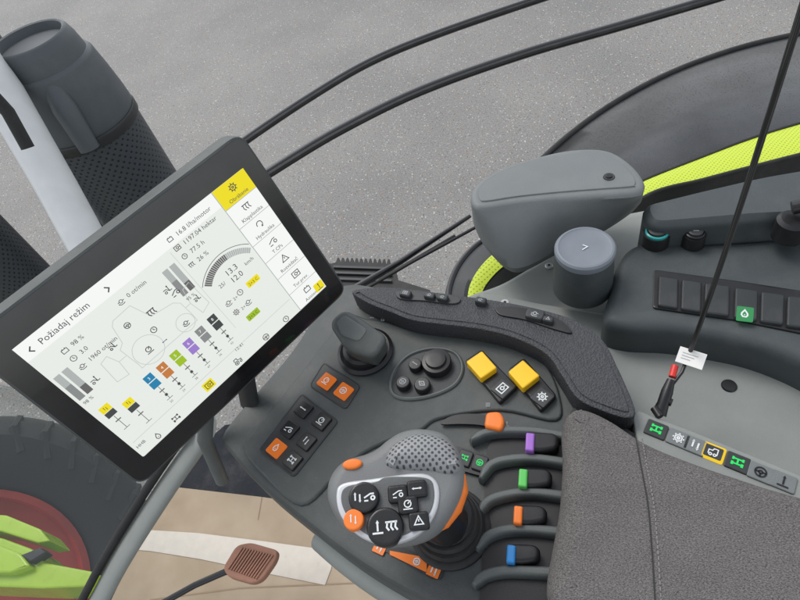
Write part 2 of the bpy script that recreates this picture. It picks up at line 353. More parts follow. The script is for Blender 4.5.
def icon(mb,F,x,y,s,m,k,z,wf=.10):
    w=s*wf
    def L(pts,closed=False): mb.rib([(x+a*s,y+b*s) for a,b in pts],w,m,F,z,closed)
    def C(a,b,r,n=14): mb.rib(circ(x+a*s,y+b*s,r*s,n),w,m,F,z,True)
    def B(pts): mb.poly([(x+a*s,y+b*s) for a,b in pts],z,m,F)
    def A(a,b,dx,dy,h=.16):
        q=math.hypot(dx,dy);dx/=q;dy/=q; B([(a+dx*h,b+dy*h),(a-dy*h*.8-dx*h*.3,b+dx*h*.8-dy*h*.3),(a+dy*h*.8-dx*h*.3,b-dx*h*.8-dy*h*.3)])
    if k==0: # gear with hub
        C(0,0,.28)
        for i in range(8):
            a=i*math.pi/4; L([(.3*math.cos(a),.3*math.sin(a)),(.45*math.cos(a),.45*math.sin(a))])
        C(0,0,.1,8)
    elif k==1: L([(-.42,-.32),(.42,-.32),(.42,.32),(-.42,.32)],True); C(0,0,.16,10); L([(.16,0),(.42,0)])
    elif k==2: # tractor side
        C(-.22,-.15,.24); C(.32,-.24,.13,10); L([(-.42,.12),(-.36,.42),(0,.42),(.05,.1),(.45,.06),(.45,-.12)]); C(-.22,-.15,.08,8)
    elif k==3: L([(0,-.3),(0,.25)]); A(0,.3,0,1); L([(-.38,-.42),(.38,-.42)])
    elif k==4:
        for q in (-.3,0,.3): L([(-.4,q),(.4,q)])
    elif k==5: L([(-.4,-.33),(.4,-.33),(0,.38)],True); L([(0,.12),(0,-.1)])
    elif k==6: # implement linkage
        L([(-.45,.1),(-.1,.1),(.15,-.25),(.45,-.25)]); L([(.15,-.25),(.15,.3)]); A(.15,.34,0,1,.14); C(-.28,-.22,.12,10)
    elif k==7: # drive shaft
        C(0,0,.22,12); L([(-.45,0),(-.22,0)]); L([(.22,0),(.45,0)]); L([(.35,-.35),(.2,-.42),(-.2,-.42),(-.38,-.25)]); A(-.38,-.25,-.4,1,.14)
    elif k==8: L([(-.42,-.3),(-.42,.12),(-.1,.12),(.0,.35),(.35,.35),(.35,-.3)]); C(-.22,-.3,.12,10); C(.16,-.3,.12,10)
    elif k==9: # up-down
        L([(-.2,-.25),(-.2,.3)]); A(-.2,.3,0,1,.15); L([(.2,-.3),(.2,.25)]); A(.2,-.3,0,-1,.15)
    elif k==10: # curve arrow
        mb.rib([(x+s*.32*math.cos(a*.1),y+s*.32*math.sin(a*.1)) for a in range(-10,36,4)],w,m,F,z); A(.17,-.27,-1,-.5,.16)
    elif k==11: # diamond hitch
        L([(-.4,0),(0,.3),(.4,0),(0,-.3)],True); L([(-.15,0),(.15,0)])
    elif k==12: L([(-.4,-.35),(-.12,.3),(.12,-.2),(.4,.35)]); A(.4,.35,.5,1,.12)
    elif k==13: L([(-.35,-.3),(.35,-.3),(.35,.2),(-.35,.2)],True); B([(-.22,.2),(-.1,.2),(-.1,.34),(-.22,.34)]); B([(.1,.2),(.22,.2),(.22,.34),(.1,.34)])
    elif k==14: # clock with hands
        C(0,0,.36,18); L([(0,0),(0,.22)]); L([(0,0),(.16,-.08)])
    elif k==15: # wheels and axle from above
        for a in (-.35,.35):
            B([(a-.09,-.36),(a+.09,-.36),(a+.09,-.06),(a-.09,-.06)]); B([(a-.08,.1),(a+.08,.1),(a+.08,.36),(a-.08,.36)])
        L([(-.3,-.2),(.3,-.2)]); L([(-.3,.23),(.3,.23)]); L([(0,-.2),(0,.23)])
    elif k==16: # droplet
        L([(0,.42),(.22,.05),(.24,-.15),(.12,-.34),(-.12,-.34),(-.24,-.15),(-.22,.05)],True); A(0,-.1,0,-1,.1)
    elif k==17: # two way arrows
        L([(-.3,0),(.3,0)]); A(-.32,0,-1,0,.15); A(.32,0,1,0,.15)
    elif k==18: # plough
        L([(-.45,.25),(.4,.25)]); 
        for a in (-.3,0,.3): L([(a,.25),(a-.06,-.1),(a+.1,-.32)])
    elif k==19: # hitch lever plus weight
        L([(-.45,-.1),(.1,.2),(.42,.2)]); C(.3,-.15,.16,12); L([(-.45,-.35),(-.1,-.35)])
    elif k==20: # steering wheel
        C(0,0,.38,18); C(0,0,.12,10); L([(-.36,0),(-.12,0)]); L([(.12,0),(.36,0)]); L([(0,-.12),(0,-.36)])
    elif k==21: # circle with slash bars
        C(0,.05,.3,16); L([(-.42,-.4),(.42,-.4)]); L([(0,.05),(.2,.25)]); A(.24,.29,1,1,.1)
# ------------------------------------------------------------ setting
g=MB(); g.add([(-60,-60,-2.0),(60,-60,-2.0),(60,60,-2.0),(-60,60,-2.0)],[[0,1,2,3]],M_ASPH)
g.build('ground',kind='structure',wn=False)
fl=MB(); fl.solid([WF.px(u,v,-.62) for u,v in [(172,470),(225,425),(400,400),(700,400),(760,660),(75,660)]],[(0,-.68),(0,-.62)],M_FLR)
fl.build('floor',kind='structure')
cb=thing('cardboard_sheet',P(290,550,-.61),'flattened brown cardboard sheet with white tape on floor','cardboard')
m=MB(); m.solid(rnd([WF.px(u,v,-.612) for u,v in [(166,486),(262,497),(420,520),(560,640),(92,640)]],.01),[(0,-.619),(0,-.612)],M_CARD); m.rib([WF.px(u,v,-.6115) for u,v in [(262,497),(258,520)]],.002,pbr('cardboard crease',(.30,.21,.13),.9),WF,-.6115); m.rib([WF.px(u,v,-.6115) for u,v in [(150,600),(240,588),(380,582)]],.0025,pbr('cardboard fold',(.34,.25,.16),.9),WF,-.6113); m.build('sheet',cb)
m=MB(); tp=[(138,550),(143,541),(149,530),(198,533),(262,541),(336,551),(333,559),(331,569),(325,585),(270,574),(200,559),(150,551)]
m.solid([WF.px(u,v,-.6105) for u,v in tp],[(0,-.6115),(0,-.6105)],M_TAPE)
m.build('adhesive_tape',cb)
pd=thing('brake_pedal',P(250,565,-.48),'worn reddish brown ribbed pedal on a black bent arm','pedal')
PF=HF(226,572,270,583,-.45)
po=[PF.px(u,v) for u,v in [(222,568),(236,545),(250,542),(278,550),(276,560),(262,580),(252,584),(228,577)]]
m=MB(); m.solid(rnd(po,.01),rprof(-.012,0,.004),M_PED,PF)
for i in range(12):
    t=(i+.5)/12; A_=Vector(PF.px(226+t*30,570+t*11,.001)); B_=Vector(PF.px(242+t*33,546+t*8,.001)); dd=(B_-A_); A_=A_+dd*.06; B_=B_-dd*.04; nn=Vector((-dd.y,dd.x)).normalized()*.0017
    m.solid([tuple(A_-nn),tuple(A_+nn),tuple(B_+nn),tuple(B_-nn)],[(0,-.001),(0,.002),(.0006,.003)],M_PED,PF)
m.build('pedal_pad',pd)
m=MB(); m.tube([P(250,566,-.465),P(225,572,-.475),P(195,585,-.49),P(150,610,-.5)],.006,M_GLB); m.build('pedal_arm',pd)
# ------------------------------------------------------------ display terminal
cc=lambda x,y,z: CAM+c2w(Vector((x,y,z)))*.001
S0=cc(-327.7,42.2,491.5); S1=cc(-155.4,-130.7,576.2); S2=cc(-84.8,-14.9,666.7)
SF=Frame(S0,S1-S0,S1-S2)
SW=(S1-S0).length; SH=(S2-S1).length
a=SF.px(139,487); b=SF.px(353,290); c_=SF.px(238,133)
xl=a[0]; xr=(b[0]+c_[0])/2; yb=(a[1]+b[1])/2; yt=c_[1]
dt=thing('display_terminal',SF.p(SW/2,yb,-.02),'large black touchscreen terminal on a bracket beside the armrest','touchscreen')
cx,cy=(xl+xr)/2,(yb+yt)/2; hx,hy=(xr-xl)/2,(yt-yb)/2
m=MB(); m.solid(rnd(rect(cx,cy,hx,hy),.016,7),[(.012,-.038),(.004,-.034),(0,-.028),(0,-.006),(.0008,-.0025),(.003,-.0012)],M_CON,SF,top=M_GLB); m.build('housing',dt)
scr=MB(); scr.poly(rnd([(0,0),(SW,0),(SW,-SH),(0,-SH)],.002),-.0008,G_BG,SF); scr=scr.build('screen',dt,wn=False)
m=MB()
def d(u,v): return SF.px(u,v)
tx=SW-.040
m.poly([(0.000,0),(tx-.001,0),(tx-.001,-.017),(0.000,-.017)],-.0006,G_TILE,SF)
def T(u,v,t,s,mt=G_TX,al='LEFT'):
    x,y=d(u,v); m.text(t,x,y,s,mt,SF,-.0002,al)
def Tl(x,y,t,s,mt=G_TX,al='LEFT'): m.text(t,x,y,s,mt,SF,-.0002,al)
def Il(x,y,k,s,mt=G_TX): icon(m,SF,x,y,s,mt,k,-.0002,.085)
Tl(.018,-.0125,'Požiadaj režim',.0086)
x,y=.009,-.010; m.rib([(x+.002,y+.003),(x-.001,y),(x+.002,y-.003)],.0012,G_TX,SF,-.0002)
x,y=.088,-.010; m.rib([(x-.001,y+.003),(x+.002,y),(x-.001,y-.003)],.0012,G_TX,SF,-.0002)
names=['Obrábanie','Klapplastika','Hydraulika','T.CPs','Rozvádzač','Tur.prev.','Asistent']
th=SH/7
for i in range(7):
    y0=-i*th; m.poly([(tx,y0),(SW,y0),(SW,y0-th+.0006),(tx,y0-th+.0006)],-.0004,G_YE if i==0 else G_TILE,SF)
    m.rib([(tx,y0-th+.0004),(SW,y0-th+.0004)],.0006,G_LN,SF,-.0003)
    icon(m,SF,tx+.020,y0-.0085,.0105,G_TX,[0,18,10,19,5,1,13][i],-.0002,.085)
    m.text(names[i],tx+.020,y0-.0205,.0056,G_TX,SF,-.0002,'CENTER')
m.rib([(tx-.0005,0),(tx-.0005,-SH)],.0008,G_LN,SF,-.0003)
sx=tx-.062; sy=-.010
for i,(t,k) in enumerate([('16.8 l/ha/motor',13),('1197.04 hektar',1),('77.5 h',14),('26 %',18)]):
    yy=sy-i*.0108; m.text(t,sx+.010,yy-.0025,.0066,G_TX,SF,-.0002); icon(m,SF,sx+.003,yy,.007,G_TX,k,-.0002)
gx,gy=sx+.030,sy-.088
for k in range(30):
    a0=math.radians(136-k*3.05); r0,r1=.036,.0435-.00006*k; e=math.radians(2.5)
    m.poly([(gx+r0*math.cos(a0),gy+r0*math.sin(a0)),(gx+r1*math.cos(a0),gy+r1*math.sin(a0)),(gx+r1*math.cos(a0-e),gy+r1*math.sin(a0-e)),(gx+r0*math.cos(a0-e),gy+r0*math.sin(a0-e))],-.0003,G_DG if k<17 else G_LN,SF)
m.rib([(gx+.0455*math.cos(math.radians(q)),gy+.0455*math.sin(math.radians(q))) for q in range(138,42,-6)],.0006,G_TX,SF,-.0002)
m.text('13.3',gx-.008,gy+.022,.0088,G_TX,SF,-.0002); m.text('25/',gx-.021,gy+.017,.006,G_TX,SF,-.0002); m.text('12.0',gx-.008,gy+.0125,.0088,G_TX,SF,-.0002); m.text('km/h',gx+.014,gy+.018,.0056,G_TX,SF,-.0002)
for (px_,py_,k) in [(-.024,.000,7),(-.008,.000,14),(-.024,-.014,0),(-.008,-.014,7)]: icon(m,SF,gx+px_,gy+py_,.0085,G_DG,k,-.0002,.09)
m.text('2+',gx-.018,gy-.003,.005,G_TX,SF,-.0002); m.text('2+',gx-.018,gy-.017,.005,G_TX,SF,-.0002)
m.poly(rnd(rect(gx+.010,gy+.000,.008,.0035),.001),-.0003,G_YE,SF); m.text('2+3 C',gx+.010,gy-.002,.0048,G_TX,SF,-.0001,'CENTER')
m.poly(rnd(rect(gx-.012,gy-.029,.008,.0035),.001),-.0003,G_GR,SF); m.text('2+3 C',gx-.012,gy-.031,.0048,G_TX,SF,-.0001,'CENTER')
m.rib([(sx-.005,-.020),(sx-.005,-.125)],.0005,G_LL,SF,-.0003)
for (bx,by,tt) in [(sx-.020,-.046,'95 %'),(.006,-.058,'98 %')]:
    m.poly(rect(bx,by,.0032,.016),-.00032,G_LN,SF); m.poly([(bx-.0032,by-.016),(bx+.0032,by-.016),(bx+.0032,by+.002),(bx-.0032,by+.002)],-.0003,G_MG,SF)
    m.poly(rect(bx+.0085,by,.0032,.016),-.00032,G_LN,SF); m.poly([(bx+.0053,by-.016),(bx+.0117,by-.016),(bx+.0117,by-.006),(bx+.0053,by-.006)],-.0003,G_DG,SF)
    Tl(bx-.003,by-.0225,tt,.0050)
Il(sx-.030,-.046,6,.0090); Il(.0245,-.068,6,.0090)
for i,(t,k) in enumerate([('98 %',13),('3.0',14),('1960 ot/min',7)]):
    Tl(.0335,-.0310-i*.0105,t,.0062); Il(.0265,-.0290-i*.0105,k,.0075)
Tl(.096,-.0285,'0 ot/min',.0062); Il(.089,-.0265,7,.0075)
# faint outline of the machine with its implement
o0=(.096,-.066)
def off(pts): return [(o0[0]+a,o0[1]+b) for a,b in pts]
m.rib(off([(-.036,-.018),(-.038,.004),(-.032,.008),(-.028,.026),(-.024,.030),(-.004,.031),(.003,.010),(.026,.006),(.031,.001),(.032,-.014)]),.0007,G_LL,SF,-.0003)
m.rib(off([(-.036,-.018),(-.036,-.024),(.032,-.024),(.032,-.014)]),.0007,G_LL,SF,-.0003)
m.rib(circ(*off([(-.020,-.014)])[0],.0150,32),.0007,G_LL,SF,-.00031,True); m.rib(circ(*off([(.022,-.018)])[0],.0095,26),.0007,G_LL,SF,-.00031,True)
m.rib(off([(.032,-.006),(.038,-.006),(.041,.010),(.050,.012),(.052,-.018),(.041,-.022),(.038,-.006)]),.0007,G_LL,SF,-.0003)
m.rib(off([(-.038,-.004),(-.046,-.004),(-.050,.008),(-.058,.006),(-.060,-.018),(-.048,-.020),(-.046,-.004)]),.0007,G_LL,SF,-.0003)
for (px_,py_,k,s) in [(-.020,-.014,21,.0085),(-.004,-.002,14,.0080),(.006,.013,18,.0100),(.022,-.018,7,.0080),(.034,.013,19,.0090),(-.040,.012,6,.0085),(.046,-.006,6,.0080),(-.004,-.018,17,.0065),(-.018,.018,20,.0075)]:
    q=off([(px_,py_)])[0]; icon(m,SF,q[0],q[1],s,G_TX,k,-.0002,.10)
lev=[(152,381,G_BL),(165,370,G_OR),(178,358,G_GR),(191,346,G_PU),(203,334,G_MG),(215,322,G_TX)]
for i,(u,v,mt) in enumerate(lev):
    x,y=d(u,v)
    m.poly(rect(x,y+.0042,.0047,.0040),-.0002,mt,SF); m.poly(rect(x,y-.0048,.0047,.0040),-.0002,mt,SF)
    m.text(str(i+3),x-.0015,y+.0024,.0046,G_TILE,SF,-.0001)
    m.rib([(x,y-.009),(x,y-.027)],.0006,G_DG,SF,-.00035); m.rib([(x-.003,y-.015),(x+.003,y-.015)],.0012,G_DG,SF,-.0003); m.rib([(x-.0035,y-.027),(x+.0035,y-.027)],.0006,G_DG,SF,-.0003)
    m.poly(rect(x,y-.0215,.0014,.0014),-.0002,G_TX,SF)
    m.text('%d'%(20+i*9),x-.003,y-.032,.0035,G_DG,SF,-.0001)
for u,v in [(108,411),(131,405)]:
    x,y=d(u,v); m.poly(rect(x,y+.0035,.0050,.0038),-.0002,G_YE,SF); m.poly(rect(x,y-.0040,.0050,.0032),-.0002,G_TX,SF); icon(m,SF,x,y+.0035,.005,G_TX,9,-.0001); 
    m.rib([(x,y-.008),(x,y-.026)],.0006,G_DG,SF,-.00035); m.rib([(x-.003,y-.014),(x+.003,y-.014)],.0012,G_DG,SF,-.0003); m.rib([(x-.0035,y-.026),(x+.0035,y-.026)],.0006,G_DG,SF,-.0003)
for (u,v,k,ye) in [(158,436,16,0),(176,418,15,0),(209,385,1,1),(238,361,2,0),(266,337,20,0),(286,319,14,0),(319,286,3,1)]:
    x,y=d(u,v)
    if ye: m.poly(rnd(rect(x,y,.0062,.0052),.001),-.00015,G_YE,SF)
    icon(m,SF,x,y,.009,G_TX,k,-.00005,.09)
T(138,449,'HHB',.005); T(236,352,'12:41',.0052)
m.rib([(0.004,-SH+.020),(tx-.003,-SH+.020)],.0006,G_LL,SF,-.0003)
gfx=m.build('display_graphics',dt,wn=False)
gfx.parent=scr; gfx.location=WL[gfx.name]-WL[scr.name]
m=MB(); m.tube([SF.p(SW*.52,yb+.04,-.04),SF.p(SW*.52,yb-.01,-.055),P(250,405,-.01)],.016,M_CON2,flat=.6); m.tube([SF.p(SW*.42,yb+.03,-.045),P(205,440,.0),P(222,480,-.12)],.009,M_CONL); m.build('mounting_bracket',dt)
# ------------------------------------------------------------ control console
con=thing('armrest_console',P(400,430,-.02),'dark grey armrest control console with switches, levers and lit buttons','control console')
co=[(352,282),(400,290),(450,297),(520,305),(575,322),(608,346),(636,410),(625,450),(600,520),(600,650),(480,650),(440,610),(398,588),(350,558),(300,519),(258,484),(229,452),(220,436),(236,412),(290,350),(325,296)]
m=MB(); m.solid(cat([WF.px(u,v) for u,v in co],5),[(.03,-.16),(.012,-.09),(0,-.05),(0,-.012),(.001,-.006),(.004,-.0015),(.009,0)],M_CON)
m.build('body',con,label='dark grey moulded console shell')
dk=[(366,318),(388,322),(420,332),(470,338),(520,345),(545,362),(560,395),(556,420),(500,410),(440,418),(420,430),(390,440),(360,455),(334,478),(300,505),(262,474),(243,449),(252,432),(300,374),(345,318)]
m=MB(); m.solid(cat([WF.px(u,v,.004) for u,v in dk],5),rprof(.0005,.004,.003,3),M_CON); m.build('upper_deck',con)
m=MB(); m.tube([P(u,v,-.055) for u,v in cat([(318,540),(345,563),(380,588),(420,610),(470,640)],5,False)],.010,M_SILL,flat=1.6); m.tube([P(u,v,-.03) for u,v in cat([(322,530),(348,552),(390,578),(440,604),(480,640)],5,False)],.006,M_CONL); m.build('edge_trim',con)
go=[(352,291),(378,287),(410,289),(450,294),(500,301),(540,309),(575,320),(603,340),(619,370),(635,408),(628,418),(600,410),(577,398),(562,376),(546,354),(515,338),(480,329),(440,324),(412,320),(388,311),(366,302)]
gc=cat([WF.px(u,v,.030) for u,v in go],5)
if area(gc)<0: gc=gc[::-1]
m=MB(); m.solid(gc,[(.002,0),(0,.003),(0,.028),(.0006,.0296),(.0018,.0302),(.003,.0302),(.006,.0302),(.0064,.0312),(.007,.0316)],M_GRIP); m.build('grip_rail',con,label='grained black curved hand rail')
m=MB(); m.solid(cat([WF.px(u,v,.033) for u,v in [(398,291),(425,292),(458,297),(455,304),(425,301),(400,299)]],5),rprof(.030,.034,.001,2),M_CON2); m.build('rail_insert',con)
m=MB(); m.solid(cat([WF.px(u,v,.033) for u,v in [(498,307),(530,309),(560,320),(572,333),(556,330),(525,320),(500,315)]],5),rprof(.030,.034,.001,2),M_BLK); m.build('rail_insert',con)
for (u,v,w) in [(406,295,10),(430,297,9),(443,299,9),(535,316,14),(548,321,8),(481,302,9)]:
    F=HF(u,v,u+10,v+2,.035); m=MB(); h=w*.0006
    m.solid(rnd(rect(0,0,h*1.25,h*.8),h*.5),rprof(-.006,.005,.002,3),M_CON2,F)
    icon(m,F,0,0,h*1.1,M_GRYP,[1,0,8,5,7][w%5],.0053); m.build('rail_button',con)
F=HF(357,345,375,360,0); m=MB()
m.lathe([(.034,0),(.035,.005),(.031,.008),(.027,.007),(.026,.013),(.022,.015),(.021,.021),(.017,.023),(.016,.03)],M_BLK,Frame(P(366,353,.004),F.X,F.Y),36); m.build('thumb_lever_boot',con)
m=MB(); F=HF(357,340,385,356,.048)
m.solid(rnd([F.px(u,v) for u,v in [(328,322),(341,309),(352,311),(388,336),(374,358),(345,348)]],.012,7),[(.010,-.036),(.003,-.024),(0,-.006),(.0008,-.0028),(.0028,-.0007),(.006,0)],M_CON,F)
m.solid(rnd([F.px(u,v) for u,v in [(336,323),(345,315),(368,330),(359,342),(342,336)]],.006),rprof(-.001,.0012,.0012,2),M_CONL,F)
m.build('thumb_lever_knob',con)
m=MB()
m.solid(cat([WF.px(u,v,.006) for u,v in [(389,388),(393,370),(408,354),(432,347),(455,351),(464,366),(458,383),(440,394),(415,400),(396,398)]],5),[(0,.002),(0,.006),(.0015,.0075),(.003,.0075),(.0045,.0050)],M_CONL,WF,top=M_CON2); m.build('button_cluster_panel',con)
def rbut(u,v,r,z,par,name,mt=M_BLK,ic=None,im=M_GRYP,h=.008,F0=None):
    F=F0 or HF(u,v,u+10,v+7,z); x,y=F.px(u,v)
    Q=Frame(F.p(x,y,0),F.X,F.Y); m=MB(); m.lathe([(r,-.003),(r,h-.003),(r*.93,h-.0008),(r*.8,h)],mt,Q,28)
    if isinstance(ic,tuple):
        icon(m,Q,-r*.38,0,r*.75,im,ic[0],h+.0003,.13); icon(m,Q,r*.38,0,r*.75,im,ic[1],h+.0003,.13)
    elif ic is not None: icon(m,Q,0,0,r*1.1,im,ic,h+.0003)
    return m.build(name,par)
m=MB(); Q=HF(437,364,450,364,.008); m.lathe([(.0175,-.004),(.0175,.006),(.0165,.0075),(.0125,.008),(.0115,.0115),(.006,.0122)],M_BLK,Q,32); m.build('rotary_dial',con)
rbut(404,385,.0085,.006,con,'push_button',ic=20); rbut(423,387,.0095,.006,con,'push_button',ic=11); rbut(416,367,.008,.006,con,'push_button',ic=17)
for (q,yq,ic) in [([(465,362),(482,351),(518,388),(500,405)],[(466,362),(482,351),(497,368),(481,379)],1),([(508,371),(524,359),(557,397),(541,413)],[(508,372),(523,360),(540,376),(523,389)],0)]:
    F=HF(q[3][0],q[3][1],q[2][0],q[2][1],.006); m=MB()
    m.solid(rnd([F.px(u,v) for u,v in q],.004),rprof(-.004,.004,.002,3),M_BLK,F)
    c=F.px((q[2][0]+q[3][0])/2-6,(q[2][1]+q[3][1])/2-7,.005)
    m.solid(rnd(rect(c[0],c[1]+.001,.0095,.0095),.002),rprof(.003,.0065,.0012,2),M_CON2,F)
    icon(m,F,c[0],c[1]+.001,.013,M_WHT,ic,.0068)
    m.build('rocker_base',con)
    m=MB(); m.solid(rnd([F.px(u,v,.012) for u,v in yq],.0022),rprof(.003,.013,.0016,3),M_YEL,F)
    m.build('yellow_switch',con)
m=MB(); m.solid(cat([WF.px(u,v,.005) for u,v in [(441,424),(452,416),(475,414),(502,420),(503,429),(480,425),(460,424)]],4),[(0,.003),(0,.0055)],M_BLK); m.build('slider_slot',con)
F=HF(485,420,503,424,.018); m=MB(); m.solid(rnd([F.px(u,v) for u,v in [(486,412),(500,411),(505,420),(502,431),(484,427)]],.005),rprof(-.013,.001,.0035,4),M_ORG,F); m.build('orange_slider',con)
BF=HF(303,411,320,423,.0045)
def sbut(u,v,F,hs,ic,mt=M_BLK,im=M_GRYP,par=con,name='square_button',hy=None):
    x,y=F.px(u,v); m=MB(); m.solid(rnd(rect(x,y,hs,hy or hs),.002),rprof(-.001,.0035,.0012,3),mt,F)
    icon(m,F,x,y,hs*1.15,im,ic,.0038); return m.build(name,par)
for q in ([(302,393),(339,421),(294,478),(258,450)],[(324,362),(361,386),(346,410),(309,386)]):
    m=MB(); m.solid(rnd([BF.px(u,v) for u,v in q],.006),[(0,-.001),(0,.0006),(.001,.001),(.0025,.0004)],M_CON2,BF)
    m.build('button_surround',con)
for (u,v,ic,o) in [(304,410,17,0),(322,422,21,0),(290,430,19,0),(307,442,9,0),(277,449,16,1),(293,461,15,0),(327,382,21,1),(344,392,20,1)]:
    sbut(u,v,BF,.0092,ic,G_LEDO if o else M_BLK,M_WHT)
GF=HF(460,458,478,464,.004)
m=MB(); m.solid(rnd([GF.px(u,v) for u,v in [(456,446),(493,457),(488,478),(452,468)]],.003),[(0,-.005),(0,.0006)],M_BLK,GF); m.build('button_surround',con)
sbut(465,459,GF,.0072,15,M_CON2,G_LED,hy=.0085); sbut(480,464,GF,.0072,20,M_CON2,G_LED,hy=.0085)
m=MB(); m.solid(rnd([WF.px(u,v,.003) for u,v in [(498,428),(575,432),(600,470),(600,620),(478,620),(482,560),(484,500),(486,450)]],.01),[(0,-.002),(0,.0025)],M_BLK); m.build('lever_well',con)
fins=[[(470,440),(484,432),(505,429),(535,430),(572,436)],[(480,479),(490,464),(508,458),(536,457),(572,462)],[(478,514),(488,500),(508,493),(534,491),(568,495)],[(476,549),(486,536),(504,529),(530,528),(562,531)],[(473,585),(483,575),(502,570),(527,570),(560,572)],[(470,622),(482,613),(500,611),(560,612)]]
for q in fins:
    m=MB(); c2=cat([WF.px(u,v,.014) for u,v in q],6,False); nn=len(c2)
    L=[];R=[]
    for i,pp_ in enumerate(c2):
        A_=Vector(c2[max(0,i-1)]);B_=Vector(c2[min(nn-1,i+1)]); t=(B_-A_).normalized(); w=.0048 if i>4 else .0025+.0006*i
        L.append((pp_[0]-t.y*w,pp_[1]+t.x*w)); R.append((pp_[0]+t.y*w,pp_[1]-t.x*w))
    m.solid(L+R[::-1],[(0,0),(0,.009),(.0008,.0125),(.0022,.0142),(.0032,.0145)],M_CONL); m.build('lever_divider',con)
for (u,v,mt,ad) in [(530,441,M_PUR,'purple'),(523,477,M_GRN,'green'),(518,514,M_ORG,'orange'),(511,553,M_BLU,'blue')]:
    lv=MB(); F=HF(u,v,u+2,v+14,.018)
    lv.solid(rnd([F.px(u+a,v+b,0) for a,b in [(-1,-10),(24,-9),(30,-3),(28,7),(12,10),(-1,9)]],.005),rprof(-.016,0,.004,4),M_BLK,F); lo=lv.build('finger_lever',con,label='black finger lever with %s tag'%ad)
    tg=MB(); tg.solid(rnd([F.px(u+a,v+b,.003) for a,b in [(-4,-9),(5,-8),(4,10),(-5,9)]],.002),rprof(-.016,.003,.002,3),mt,F); to=tg.build('colour_tag',con); to.parent=lo; to.location=WL[to.name]-WL[lo.name]
F=HF(382,547,434,571,.0008); m=MB()
m.solid(rnd([F.px(u,v) for u,v in [(371,543),(378,537),(446,565),(441,580),(432,579)]],.003),[(0,-.002),(0,.0008)],M_CON2,F)
for u,v,w,k in [(380,548,.0062,9),(434,571,.0062,9)]:
    x,y=F.px(u,v); m.poly(rnd(rect(x,y,w,.0056),.001),.0014,M_ORG,F); icon(m,F,x,y,.010,M_WHT,k,.0018,.14)
m.poly([F.px(u,v) for u,v in [(390,551),(427,558),(427,573),(390,555)]],.0014,M_ORG,F)
x,y=F.px(417,562); icon(m,F,x,y,.008,M_WHT,20,.0018,.13); m.build('indicator_strip',con)
for (u,v,k) in [(507,424,3),(488,405,4),(492,573,4),(372,318,17),(383,320,14),(392,322,17)]:
    m=MB(); F=HF(u,v,u+10,v,.005); icon(m,F,0,0,.006,M_GRYP,k,.0008)
    m.build('printed_mark',con,wn=False)
# ------------------------------------------------------------ joystick
js=thing('joystick',P(452,532,0),'grey multifunction joystick with black and orange buttons on a rubber boot','joystick')
up=Vector((0,0,1)); O=P(390,490,.115); tc_=(CAM-O).normalized(); N=(up*.75+tc_*.6).normalized()
Xj=(P(420,486,.115)-P(390,490,.115)); Xj=(Xj-N*Xj.dot(N)).normalized(); JF=Frame(O,Xj,N.cross(Xj))
Q=Frame(P(450,528,0),(1,0,0),(0,1,0)); m=MB()
m.lathe([(.040,0),(.040,.004),(.037,.006),(.033,.006),(.035,.012),(.033,.017),(.029,.017),(.031,.023),(.029,.028),(.025,.028),(.027,.034),(.025,.039),(.02,.041),(.02,.06)],M_RUB,Q,44); m.build('rubber_boot',js)
m=MB(); m.tube([P(450,528,.02),P(444,518,.045),P(425,502,.075),P(410,495,.09)],[.020,.022,.027,.03],M_BLK,24); m.build('stem',js)
m=MB(); ho=[(331,476),(345,461),(372,452),(388,440),(402,432),(422,429),(444,434),(459,450),(465,472),(463,495),(450,520),(432,537),(408,545),(378,546),(352,536),(336,518),(327,496)]
m.solid(cat([JF.px(u,v,-.012) for u,v in ho],6),[(.030,-.052),(.020,-.048),(.008,-.040),(.001,-.028),(0,-.016),(.0015,-.008),(.005,-.003),(.009,-.0008),(.013,0)],M_JOY,JF); m.build('grip',js)
m=MB(); m.solid(cat([JF.px(u,v,.004) for u,v in [(386,466),(386,452),(398,439),(420,432),(443,437),(456,450),(460,468),(448,474),(430,471),(408,470)]],6),[(0,-.008),(.0005,-.001),(.003,.003),(.007,.0065),(.011,.008)],M_JDOT,JF); m.build('dimpled_thumb_rest',js)
m=MB(); fo=[(336,494),(343,483),(375,478),(412,473),(430,475),(439,487),(437,510),(424,530),(405,541),(380,544),(356,534),(340,515)]
m.solid(cat([JF.px(u,v,.002) for u,v in fo],6),rprof(-.006,.0025,.0025,3),M_SIL,JF)
m.solid(cat([JF.px(u,v,.003) for u,v in [(341,496),(348,486),(375,482),(388,477),(426,478),(434,489),(432,508),(420,525),(402,536),(380,539),(360,530),(345,512)]],6),rprof(-.004,.0035,.001,2),M_JOYD,JF); m.build('face_plate',js,label='silver rimmed button face plate')
def jb(u,v,r,mt,ic,im=M_WHT,name='round_button'): rbut(u,v,r,0,js,name,mt,ic,im,.0085,F0=Frame(JF.O+JF.N*.001,JF.X,JF.Y))
jb(365,499,.0128,M_BLK,(9,19)); jb(355,521,.0085,M_ORG,9); jb(386,528,.0150,M_BLK,(3,18))
for (u,v,ic) in [(398,494,19),(417,489,17),(408,505,21),(419,521,5)]:
    x,y=JF.px(u,v,.006); m=MB(); m.solid(rnd(rect(x,y,.0082,.0070),.003),rprof(.002,.0085,.002,3),M_BLK,JF); icon(m,JF,x,y,.009,M_WHT,ic,.0088); m.build('square_button',js)
m=MB(); x,y=JF.px(353,465,-.002); m.solid(circ(x,y,.0085,24,.0045),rprof(-.006,.003,.002,3),M_ORG,JF); m.build('orange_button',js)
m=MB(); m.tube([JF.p(*JF.px(u,v,z),z) for u,v,z in [(462,474,-.014),(461,490,-.017),(454,507,-.019),(443,522,-.020),(430,534,-.020)]],[.003,.0065,.0075,.0065,.002],M_ORG,14,flat=1.2); m.build('orange_accent',js)
